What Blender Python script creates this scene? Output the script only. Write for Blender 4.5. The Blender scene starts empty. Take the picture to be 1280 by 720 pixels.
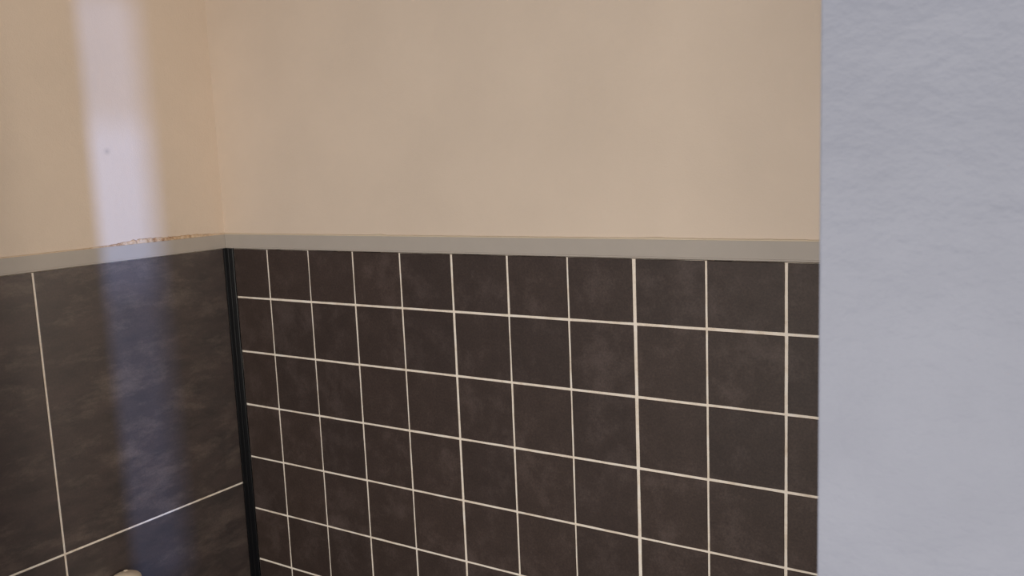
import bpy, bmesh, math, random
from mathutils import Matrix, Vector, noise
random.seed(7)
S = bpy.context.scene
col = S.collection
Z0 = 1.28                      # height of the first mosaic joint line above the floor

# ------------------------------------------------------------------ camera
cam = bpy.data.cameras.new('camera')
co = bpy.data.objects.new('camera', cam); col.objects.link(co)
R = Vector((0.84038407, 0.540464, -0.04066065))
D = Vector((0.04069477, -0.13773049, -0.98963339))
F = Vector((-0.54046143, 0.83001746, -0.13774057))
co.matrix_world = Matrix((( R.x, -D.x, -F.x, 1.30565), (R.y, -D.y, -F.y, -1.06296),
                          (R.z, -D.z, -F.z, 0.11672 + Z0), (0, 0, 0, 1)))
cam.sensor_width = 36.0
cam.lens = 1109.93 / 1280 * 36.0
cam.clip_start = 0.02
cam.dof.use_dof = True
cam.dof.focus_distance = 1.35
cam.dof.aperture_fstop = 17
S.camera = co

# ------------------------------------------------------------------ world, sun, lamps, exposure
w = bpy.data.worlds.new('world'); S.world = w; w.use_nodes = True
bg = w.node_tree.nodes['Background']
bg.inputs[0].default_value = (0.86, 0.91, 1.0, 1); bg.inputs[1].default_value = 0.20

def light(name, kind, loc, direction, energy, color, **kw):
    l = bpy.data.lights.new(name, kind); o = bpy.data.objects.new(name, l); col.objects.link(o)
    l.energy = energy; l.color = color
    for k, v in kw.items(): setattr(l, k, v)
    o.location = loc
    o.rotation_euler = Vector(direction).to_track_quat('-Z', 'Y').to_euler()
    return o
# low sun through a slit added in the end wall for the cool stripe
light('sun', 'SUN', (4, -0.2, 2.2), (-1, -0.004, -0.10), 2.2, (0.30, 0.48, 1.0), angle=math.radians(1.45))
# wide soft light of the corridor behind the photographer
light('corridor_lamp', 'AREA', (1.10, -2.0, 1.00), (-0.3, 2.0, 0.0), 25, (1.0, 0.93, 0.83), shape='RECTANGLE', size=1.5, size_y=0.8)
# unseen warm fill added at the end wall to lift the left wall
light('wall_lamp', 'AREA', (2.55, -0.075, 1.42), (-1, -0.04, 0), 10.5, (1.0, 0.88, 0.73), shape='RECTANGLE', size=0.10, size_y=0.30)

S.view_settings.view_transform = 'Standard'
S.view_settings.look = 'None'
S.view_settings.gamma = 1.0
S.view_settings.use_curve_mapping = False
S.view_settings.exposure = -0.05

# ------------------------------------------------------------------ helpers
def lin(r, g, b):
    f = lambda c: (c / 255 / 12.92) if c / 255 <= 0.04045 else ((c / 255 + 0.055) / 1.055) ** 2.4
    return (f(r), f(g), f(b), 1)

class NT:
    def __init__(self, name):
        self.m = bpy.data.materials.new(name); self.m.use_nodes = True
        self.t = self.m.node_tree; self.b = self.t.nodes['Principled BSDF']
        self.pos = self.t.nodes.new('ShaderNodeNewGeometry').outputs['Position']
    def set(self, **kw):
        names = dict(rough='Roughness', spec='Specular IOR Level', metal='Metallic', coat='Coat Weight', coatr='Coat Roughness')
        for k, v in kw.items(): self.b.inputs[names[k]].default_value = v
    def link(self, a, b): self.t.links.new(a, b)
    def mapping(self, scale=(1, 1, 1), rot=(0, 0, 0), src=None):
        n = self.t.nodes.new('ShaderNodeMapping'); n.inputs['Scale'].default_value = scale; n.inputs['Rotation'].default_value = rot
        self.link(src or self.pos, n.inputs['Vector']); return n.outputs[0]
    def noise(self, scale, detail=4, rough=0.55, vec=None, dist=0.0):
        n = self.t.nodes.new('ShaderNodeTexNoise'); n.inputs['Scale'].default_value = scale
        n.inputs['Detail'].default_value = detail; n.inputs['Roughness'].default_value = rough; n.inputs['Distortion'].default_value = dist
        self.link(vec or self.pos, n.inputs['Vector']); return n.outputs['Fac']
    def ramp(self, fac, stops):
        n = self.t.nodes.new('ShaderNodeValToRGB'); e = n.color_ramp.elements
        while len(e) < len(stops): e.new(0.5)
        for k, (p, c) in enumerate(stops): e[k].position = p; e[k].color = c
        self.link(fac, n.inputs[0]); return n.outputs[0]
    def mix(self, fac, a, b, mode='MIX'):
        n = self.t.nodes.new('ShaderNodeMix'); n.data_type = 'RGBA'; n.blend_type = mode
        for s, v in ((0, fac), (6, a), (7, b)):
            if hasattr(v, 'links') or isinstance(v, bpy.types.NodeSocket): self.link(v, n.inputs[s])
            else: n.inputs[s].default_value = v
        return n.outputs[2]
    def color(self, c):
        if isinstance(c, bpy.types.NodeSocket): self.link(c, self.b.inputs['Base Color'])
        else: self.b.inputs['Base Color'].default_value = c
    def bump(self, h, strength, dist, prev=None):
        n = self.t.nodes.new('ShaderNodeBump'); n.inputs['Strength'].default_value = strength; n.inputs['Distance'].default_value = dist
        self.link(h, n.inputs['Height'])
        if prev: self.link(prev, n.inputs['Normal'])
        self.link(n.outputs[0], self.b.inputs['Normal']); return n.outputs[0]
    def random(self):
        return self.t.nodes.new('ShaderNodeObjectInfo').outputs['Random']

def paint_material(name, c, spot=None):
    n = NT(name); n.set(rough=0.62, spec=0.3)
    c2 = tuple(x * 0.94 for x in c[:3]) + (1,)
    base = n.mix(n.ramp(n.noise(5, 5), [(0.35, (0, 0, 0, 1)), (0.65, (1, 1, 1, 1))]), c, c2)
    if spot:                                  # one small scuff on the plaster
        d = n.t.nodes.new('ShaderNodeVectorMath'); d.operation = 'DISTANCE'; d.inputs[1].default_value = spot
        n.link(n.pos, d.inputs[0])
        f = n.ramp(d.outputs['Value'], [(0.0012, (0.35, 0.35, 0.35, 1)), (0.0055, (0, 0, 0, 1))])
        base = n.mix(f, base, lin(120, 110, 112))
    n.color(base)
    b = n.bump(n.noise(420, 3), 0.16, 0.002)
    n.bump(n.noise(90, 3), 0.10, 0.004, b)
    return n.m

def tile_material(name, dark, light_, haze, streak, rough, hz_scale, coat=0.0, spec=0.35):
    n = NT(name); n.set(rough=rough, spec=spec, coat=coat, coatr=0.5)
    vec = n.mapping(streak)
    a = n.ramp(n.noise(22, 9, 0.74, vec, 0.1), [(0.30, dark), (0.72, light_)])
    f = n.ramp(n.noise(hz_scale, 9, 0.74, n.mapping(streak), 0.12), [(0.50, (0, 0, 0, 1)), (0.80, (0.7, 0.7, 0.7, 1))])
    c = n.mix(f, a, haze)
    # fine speckle and a slightly different firing of every tile
    sp = n.ramp(n.noise(330, 3, 0.75), [(0.3, (0.72, 0.72, 0.74, 1)), (0.7, (1.30, 1.28, 1.25, 1))])
    c = n.mix(1.0, c, sp, 'MULTIPLY')
    rv = n.ramp(n.random(), [(0.0, (0.88, 0.88, 0.90, 1)), (1.0, (1.10, 1.08, 1.06, 1))])
    c = n.mix(1.0, c, rv, 'MULTIPLY')
    n.color(c)
    rr = n.t.nodes.new('ShaderNodeMapRange'); rr.inputs[3].default_value = rough - 0.05; rr.inputs[4].default_value = rough + 0.10
    n.link(n.noise(45, 6, 0.7), rr.inputs[0]); n.link(rr.outputs[0], n.b.inputs['Roughness'])
    n.bump(n.noise(700, 3), 0.10, 0.001)
    return n.m

M = {}
CREAM = lin(222, 205, 188)
M['paint'] = paint_material('cream_wall_paint', CREAM)
M['paint_left'] = paint_material('cream_wall_paint_with_scuff', CREAM, (0, -0.214, 0.163 + Z0))
M['mosaic'] = tile_material('dark_mosaic_tile', lin(54, 43, 39), lin(68, 56, 52), lin(98, 86, 83), (1, 1, 1), 0.52, 11)
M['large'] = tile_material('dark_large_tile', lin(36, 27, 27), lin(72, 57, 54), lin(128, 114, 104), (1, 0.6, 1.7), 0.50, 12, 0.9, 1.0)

n = NT('cream_grout'); n.set(rough=0.9, spec=0.2)
n.color(n.ramp(n.noise(38, 6, 0.7), [(0.22, lin(216, 196, 174)), (0.50, lin(250, 238, 224)), (0.75, lin(255, 250, 243))]))
n.bump(n.noise(600, 3), 0.5, 0.001); M['grout'] = n.m

n = NT('grey_metal_trim'); n.set(rough=0.6, spec=0.25)
n.color(n.mix(n.noise(30, 4), lin(174, 166, 158), lin(182, 174, 166)))
n.bump(n.noise(800, 2), 0.08, 0.0005); M['trim'] = n.m

n = NT('black_plastic'); n.set(rough=0.36, spec=0.2); n.color(lin(10, 11, 15)); M['black'] = n.m

n = NT('ragged_caulk'); n.set(rough=0.7, spec=0.3)
d = n.t.nodes.new('ShaderNodeVectorMath'); d.operation = 'DISTANCE'; d.inputs[1].default_value = (0, -0.150, Z0 + 0.014)
n.link(n.pos, d.inputs[0])
old = n.ramp(d.outputs['Value'], [(0.05, (0.9, 0.9, 0.9, 1)), (0.15, (0.12, 0.12, 0.12, 1))])
n.color(n.mix(old, lin(224, 204, 180), n.ramp(n.noise(90, 6, 0.7), [(0.40, lin(160, 118, 82)), (0.52, lin(210, 180, 146)), (0.62, lin(226, 206, 184))])))
n.bump(n.noise(350, 4), 0.5, 0.002); M['caulk_old'] = n.m
n = NT('cream_caulk'); n.set(rough=0.6, spec=0.3)
n.color(n.mix(n.noise(25, 4), lin(206, 190, 166), lin(222, 208, 188))); M['caulk'] = n.m

n = NT('blue_grey_wall_paint'); n.set(rough=0.55, spec=0.35)
n.color(n.mix(n.ramp(n.noise(14, 6, 0.6), [(0.35, (0, 0, 0, 1)), (0.65, (1, 1, 1, 1))]), lin(147, 151, 167), lin(153, 157, 173)))
b = n.bump(n.noise(55, 4, 0.6, n.mapping((1, 1, 1.7), (0, 0.9, 0))), 0.32, 0.005)
n.bump(n.noise(260, 4), 0.22, 0.0012, b); M['panel'] = n.m

n = NT('pale_cream_wood'); n.set(rough=0.5, spec=0.4)
n.color(n.mix(n.noise(40, 5), lin(238, 218, 192), lin(246, 230, 208))); M['pole'] = n.m
n = NT('grey_floor'); n.set(rough=0.5); n.color(n.mix(n.noise(12, 6), lin(92, 84, 80), lin(110, 102, 96))); M['floor'] = n.m
n = NT('white_ceiling'); n.set(rough=0.8); n.color(n.mix(n.noise(8, 4), lin(226, 218, 206), lin(232, 226, 216))); M['ceiling'] = n.m
n = NT('white_frame'); n.set(rough=0.4); n.color(n.mix(n.noise(20, 3), lin(225, 225, 225), lin(235, 235, 235))); M['frame'] = n.m

def obj(name, verts, faces, mat, parent=None, smooth=False):
    me = bpy.data.meshes.new(name); me.from_pydata(verts, [], faces); me.update()
    bm = bmesh.new(); bm.from_mesh(me); bmesh.ops.recalc_face_normals(bm, faces=bm.faces); bm.to_mesh(me); bm.free()
    if smooth:
        for p in me.polygons: p.use_smooth = True
    me.materials.append(M[mat])
    o = bpy.data.objects.new(name, me); col.objects.link(o); o.parent = parent
    return o
def tag(o, label, cat, kind=None, group=None):
    o['label'] = label; o['category'] = cat
    if kind: o['kind'] = kind
    if group: o['group'] = group
    return o
def prism(profile, a, b, axis):
    """closed 2-D profile swept along an axis; profile holds the other two coordinates in order"""
    k = len(profile); v = []
    for t in (a, b):
        for p, q in profile:
            v.append({'x': (t, p, q), 'y': (p, t, q), 'z': (p, q, t)}[axis])
    f = [tuple(range(k)), tuple(range(k, 2 * k))] + [(i, (i + 1) % k, k + (i + 1) % k, k + i) for i in range(k)]
    return v, f
def boxes(*bs):
    v, f = [], []
    for x0, x1, y0, y1, z0, z1 in bs:
        k = len(v)
        v += [(x, y, z) for z in (z0, z1) for y in (y0, y1) for x in (x0, x1)]
        f += [tuple(k + i for i in q) for q in ((0, 1, 3, 2), (4, 5, 7, 6), (0, 1, 5, 4), (2, 3, 7, 6), (0, 2, 6, 4), (1, 3, 7, 5))]
    return v, f

# ------------------------------------------------------------------ the setting
XR, YF, YC, H = 2.60, -0.57, -0.65, 2.50        # end wall, inner and corridor face of the front wall, ceiling height
TB, TT = Z0 - 0.0117, Z0 + 0.0137               # bottom and top edge of the trim
BED = 0.008                                     # tile thickness, tiles lie flush with the plaster
GB = 0.0012                                     # how far the grout lies behind the tile faces

prof = [(0, TB + 0.010), (0, H), (-0.12, H), (-0.12, 0), (-BED, 0), (-BED, TB + 0.010)]
wall_left = obj('wall_left', *prism(prof, -1.10, 0.12, 'y'), 'paint_left')
tag(wall_left, 'cream painted left wall with large dark tiles below the grey trim', 'wall', 'structure')
prof = [(0, TB + 0.010), (0, H), (0.12, H), (0.12, 0), (BED, 0), (BED, TB + 0.010)]
wall_back = obj('wall_back', *prism(prof, 0, XR, 'x'), 'paint')
tag(wall_back, 'cream painted back wall with small square dark mosaic tiles below the grey trim', 'wall', 'structure')

XE = 1.2040                                     # edge of the doorway seen in the photograph
r = 0.0012
prof = [(XE + r, YC), (XE + r * 0.3, YC + r * 0.3), (XE, YC + r), (XE, YF), (1.27, YF), (1.27, -0.236), (1.34, -0.236), (1.34, YF), (XR, YF), (XR, YC)]  # includes an unseen stub added to cut the near edge of the sun stripe
wall_front = obj('wall_front', *prism(prof, 0, H, 'z'), 'panel')
tag(wall_front, 'smooth blue-grey wall end in the foreground at the right edge', 'wall', 'structure')
wl = obj('wall_front', *boxes((0, 0.06, YC, YF, 0, H)), 'paint')
tag(wl, 'short painted wall beside the doorway, left of the view', 'wall', 'structure')
wy0, wy1, wz0, wz1 = -0.42, -0.128, 0.95, 1.98  # opening added in the unseen end wall to shape the sun stripe
wall_right = obj('wall_right', *boxes((XR, XR + 0.1, YC, wy0, 0, H), (XR, XR + 0.1, wy1, 0.12, 0, H),
                                      (XR, XR + 0.1, wy0, wy1, 0, wz0), (XR, XR + 0.1, wy0, wy1, wz1, H)), 'paint')
tag(wall_right, 'painted end wall of the small room with a narrow window', 'wall', 'structure')
wf = obj('window_1', *boxes((XR + 0.03, XR + 0.07, wy0, wy0 + 0.02, wz0, wz1), (XR + 0.03, XR + 0.07, wy1 - 0.002, wy1, wz0, wz1),
                            (XR + 0.03, XR + 0.07, wy0, wy1, wz0, wz0 + 0.02), (XR + 0.03, XR + 0.07, wy0, wy1, wz1 - 0.02, wz1)), 'frame')
n = bpy.data.materials.new('frosted_glass'); n.use_nodes = True; t_ = n.node_tree
tb = t_.nodes.new('ShaderNodeBsdfTransparent'); tb.inputs[0].default_value = (0.76, 0.76, 0.76, 1)  # see-through grey, added to dim the upper and lower parts of the stripe
t_.links.new(tb.outputs[0], t_.nodes['Material Output'].inputs[0]); M['glass'] = n
for a_, b_ in ((wz0 + 0.02, Z0 + 0.20), (Z0 + 0.47, wz1 - 0.02)):
    obj('pane', *prism([(XR + 0.05, wy0 + 0.02), (XR + 0.05, wy1 - 0.002), (XR + 0.0501, wy1 - 0.002), (XR + 0.0501, wy0 + 0.02)], a_, b_, 'z'), 'glass', wf)
tag(wf, 'narrow upright window in the end wall', 'window', 'structure')
floor = obj('floor', *boxes((-0.12, XR + 0.1, -3.2, 0.12, -0.1, 0)), 'floor')
tag(floor, 'grey floor of the small tiled room', 'floor', 'structure')
ceil = obj('ceiling', *boxes((-0.12, XR + 0.1, YC, 0.12, H, H + 0.1)), 'ceiling')
tag(ceil, 'white ceiling of the small tiled room', 'ceiling', 'structure')

# ------------------------------------------------------------------ grout beds
obj('grout', *boxes((-BED, -GB, -1.10, -0.0005, 0, TB - 0.0012)), 'grout', wall_left)
obj('grout', *boxes((0.0005, XR, GB, BED, 0, TB - 0.0012)), 'grout', wall_back)

# ------------------------------------------------------------------ tiles: unit plates with slightly wavy edges and an eased rim
def tile_mesh(name, mat, seed, sub, wob, ease, depth):
    """unit square in x (right) / z (up) centred on 0; front face at y=0, back at y=+depth"""
    rnd = random.Random(seed)
    ring = []
    for (ax, az), (bx, bz) in (((-.5, -.5), (.5, -.5)), ((.5, -.5), (.5, .5)), ((.5, .5), (-.5, .5)), ((-.5, .5), (-.5, -.5))):
        for k in range(sub):
            t = k / sub; x = ax + (bx - ax) * t; z = az + (bz - az) * t
            s = 1 - rnd.random() * wob * 2 if k else 1 - wob * 1.2 - rnd.random() * wob
            ring.append((x * s, z * s))
    k = len(ring); v = []
    for sc, y in ((1 - ease, 0.0), (1.0, ease * 0.05), (1.0, depth)):
        v += [(x * sc, y, z * sc) for x, z in ring]
    f = [tuple(range(k))]
    for j in (0, 1):
        f += [(j * k + i, j * k + (i + 1) % k, (j + 1) * k + (i + 1) % k, (j + 1) * k + i) for i in range(k)]
    me = bpy.data.meshes.new(name); me.from_pydata(v, [], f); me.update()
    bm = bmesh.new(); bm.from_mesh(me); bmesh.ops.recalc_face_normals(bm, faces=bm.faces); bm.to_mesh(me); bm.free()
    me.materials.append(M[mat]); return me

small = [tile_mesh('mosaic_tile', 'mosaic', k, 4, 0.0035, 0.012, BED - 0.0005) for k in range(10)]
big = [tile_mesh('large_tile', 'large', 40 + k, 5, 0.0004, 0.004, BED - 0.0005) for k in range(3)]

G = 0.0029
# joint lines of the mosaic, as measured from the photograph (metres from the corner)
XJ = [0.0205] + [0.1062 + 0.1 * i for i in range(14)]
XJ = [x + (random.uniform(-0.0007, 0.0007) if i else 0) for i, x in enumerate(XJ)]
ZJ = [TB - 0.0012] + [Z0 - 0.1 * j + random.uniform(-0.0006, 0.0006) for j in range(1, 13)] + [0.004]
wide_v = {8: 0.0016, 5: 0.0008, 10: 0.0006}     # joints between two mosaic sheets are wider
gx = [G + wide_v.get(i, random.uniform(-0.0006, 0.0004)) for i in range(len(XJ))]
gz = [G + random.uniform(-0.0005, 0.0006) for j in range(len(ZJ))]
gz[3] += 0.0006
for j in range(len(ZJ) - 1):
    for i in range(len(XJ) - 1):
        x0 = XJ[i] + (gx[i] / 2 if i else 0); x1 = XJ[i + 1] - gx[i + 1] / 2
        z1 = ZJ[j] - (gz[j] / 2 if j else 0); z0 = ZJ[j + 1] + gz[j + 1] / 2
        t = bpy.data.objects.new('tile', random.choice(small)); col.objects.link(t); t.parent = wall_back
        t.location = ((x0 + x1) / 2 + random.uniform(-2e-4, 2e-4), random.uniform(-3e-4, 1e-4), (z0 + z1) / 2 + random.uniform(-2e-4, 2e-4))
        t.scale = (x1 - x0, 1, z1 - z0)
        t.rotation_euler = (random.uniform(-.002, .002), random.uniform(-.003, .003), random.uniform(-.002, .002))

YJ = [-0.0065, -0.3537, -0.9537]                # upright joints of the left wall
ZL = [TB - 0.0012, Z0 - 0.4517, Z0 - 1.0517, 0.004]
GL = 0.0033
q = 0
for j in range(3):
    for i in range(2):
        y0 = YJ[i] - (GL / 2 if i else 0); y1 = YJ[i + 1] + GL / 2
        z1 = ZL[j] - (GL / 2 if j else 0); z0 = ZL[j + 1] + GL / 2
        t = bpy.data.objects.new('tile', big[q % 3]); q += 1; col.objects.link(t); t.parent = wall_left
        t.rotation_euler = (0, 0, math.pi / 2)   # local front (-y) turns to +x
        t.location = (random.uniform(-1e-4, 2e-4), (y0 + y1) / 2, (z0 + z1) / 2)
        t.scale = (y0 - y1, 1, z1 - z0)

# ------------------------------------------------------------------ grey edge trims, mitred in the corner
P_, m_ = 0.0035, 0.0011
def trim_profile(s):      # (offset from wall, z): flat face, small lip at the lower edge
    return [(0, TB), (P_ * 0.8, TB), (P_, TB + 0.0008), (P_, TB + 0.0022), (P_ * 0.82, TB + 0.0030), (P_ * 0.82, TT - 0.001), (P_ * 0.5, TT), (0, TT)]
def trim(name, side):
    pr = trim_profile(1); k = len(pr); v = []
    for end in (0, 1):
        for o_, z in pr:
            if side == 'left': v.append((o_, (-o_ - 0.0002) if end == 0 else YF, z))
            else: v.append(((o_ + 0.0002) if end == 0 else XR, -o_, z))
    f = [tuple(range(k)), tuple(range(k, 2 * k))] + [(i, (i + 1) % k, k + (i + 1) % k, k + i) for i in range(k)]
    return obj(name, v, f, 'trim')
t1 = tag(trim('trim_1', 'left'), 'flat grey edge trim above the large tiles on the left wall', 'trim', 'structure')
t2 = tag(trim('trim_2', 'back'), 'flat grey edge trim above the mosaic tiles on the back wall', 'trim', 'structure')

# ------------------------------------------------------------------ black corner profile: two narrow flanges and a rounded rib
pr = [(0.0, 0.0), (0.0005, -0.0068), (0.0022, -0.0074), (0.0042, -0.0066), (0.0105, -0.0060), (0.0120, -0.0062),
      (0.0131, -0.0056), (0.0140, -0.0040), (0.0195, -0.0026), (0.0205, -0.0018), (0.0205, 0.0)]
v, f = prism(pr, 0.002, TB, 'z')
t3 = tag(obj('trim_3', v, f, 'black'), 'thin black upright profile in the corner between the tiled walls', 'trim', 'structure')

# ------------------------------------------------------------------ caulk beads on top of the trims
def bead(name, side, a, b, step, mat, parent, size):
    v, f = [], []; k = 5; cnt = int(abs(b - a) / step) + 1
    for i in range(cnt + 1):
        s = a + (b - a) * i / cnt
        h, p = size(s)
        for q_ in range(k):
            t = q_ / (k - 1) * math.pi / 2
            o_ = p * math.cos(t) ** 0.8; z = TT - 0.0006 + h * math.sin(t)
            v.append((max(o_, 0.0001), s, z) if side == 'left' else (s, -max(o_, 0.0001), z))
        v.append((0, s, TT - 0.0008) if side == 'left' else (s, 0, TT - 0.0008))
    k += 1
    for i in range(cnt):
        for q_ in range(k):
            f.append((i * k + q_, i * k + (q_ + 1) % k, (i + 1) * k + (q_ + 1) % k, (i + 1) * k + q_))
    f += [tuple(range(k)), tuple(range(cnt * k, cnt * k + k))]
    return obj(name, v, f, mat, parent, True)
def size_left(y):
    e = lambda c, s_: math.exp(-((y - c) / s_) ** 2)
    rough_ = 0.5 + 0.5 * noise.noise(Vector((y * 160, 3.1, 0))) + 0.35 * noise.noise(Vector((y * 420, 1.1, 0)))
    h = 0.0012 + 0.0006 * rough_ + (0.0066 * e(-0.165, 0.050) + 0.0046 * e(-0.075, 0.05)) * (0.55 + 0.6 * rough_)
    return max(h, 0.0006), 0.0024 + 0.0012 * rough_ * (e(-0.15, 0.08) + 0.3)
def size_back(x):
    r_ = 0.5 + 0.5 * noise.noise(Vector((x * 40, 9.0, 0))) + 0.3 * noise.noise(Vector((x * 300, 2.0, 0)))
    bump_ = 0.0012 * math.exp(-((x - 0.37) / 0.012) ** 2) + 0.0010 * math.exp(-((x - 0.84) / 0.02) ** 2)
    return 0.0015 + 0.0012 * max(r_, 0) + bump_, 0.0026
bead('caulk', 'left', YF, -0.0005, 0.0012, 'caulk_old', wall_left, size_left)
bead('caulk', 'back', 0.0005, XR, 0.004, 'caulk', wall_back, size_back)

# ------------------------------------------------------------------ pale pole end in front of the large tiles
def lathe(name, prof, mat, parent, seg=32):
    v, f = [], []
    for rr, z in prof:
        for k in range(seg):
            a = 2 * math.pi * k / seg; v.append((rr * math.cos(a), rr * math.sin(a), z))
    for j in range(len(prof) - 1):
        for k in range(seg): f.append((j * seg + k, j * seg + (k + 1) % seg, (j + 1) * seg + (k + 1) % seg, (j + 1) * seg + k))
    f += [tuple(range(seg)), tuple(range((len(prof) - 1) * seg, len(prof) * seg))]
    return obj(name, v, f, mat, parent, True)
PX, PY, PZ, PR = 0.0250, -0.2735, Z0 - 0.5145, 0.0234
pole = bpy.data.objects.new('pole', None); col.objects.link(pole); pole.location = (PX, PY, 0)
tag(pole, 'pale cream round-topped pole end at the bottom edge before the large tiles', 'pole')
lathe('shaft', [(PR - 0.001, 0), (PR, 0.002), (PR, PZ - 0.008)], 'pole', pole)
cap = lathe('rounded_top', [(PR, PZ - 0.008), (PR, PZ - 0.006), (PR - 0.0010, PZ - 0.0030), (PR - 0.003, PZ - 0.0008), (PR - 0.007, PZ + 0.0014), (PR - 0.013, PZ + 0.0032), (0.0005, PZ + 0.0044)], 'pole', pole)
nb = lathe('nub', [(0.0062, -0.003), (0.0050, 0.0002), (0.0032, 0.0018), (0.0014, 0.0026), (0.0003, 0.0027)], 'pole', cap, 16)
nb.location = (-0.008, 0.006, PZ + 0.0022)
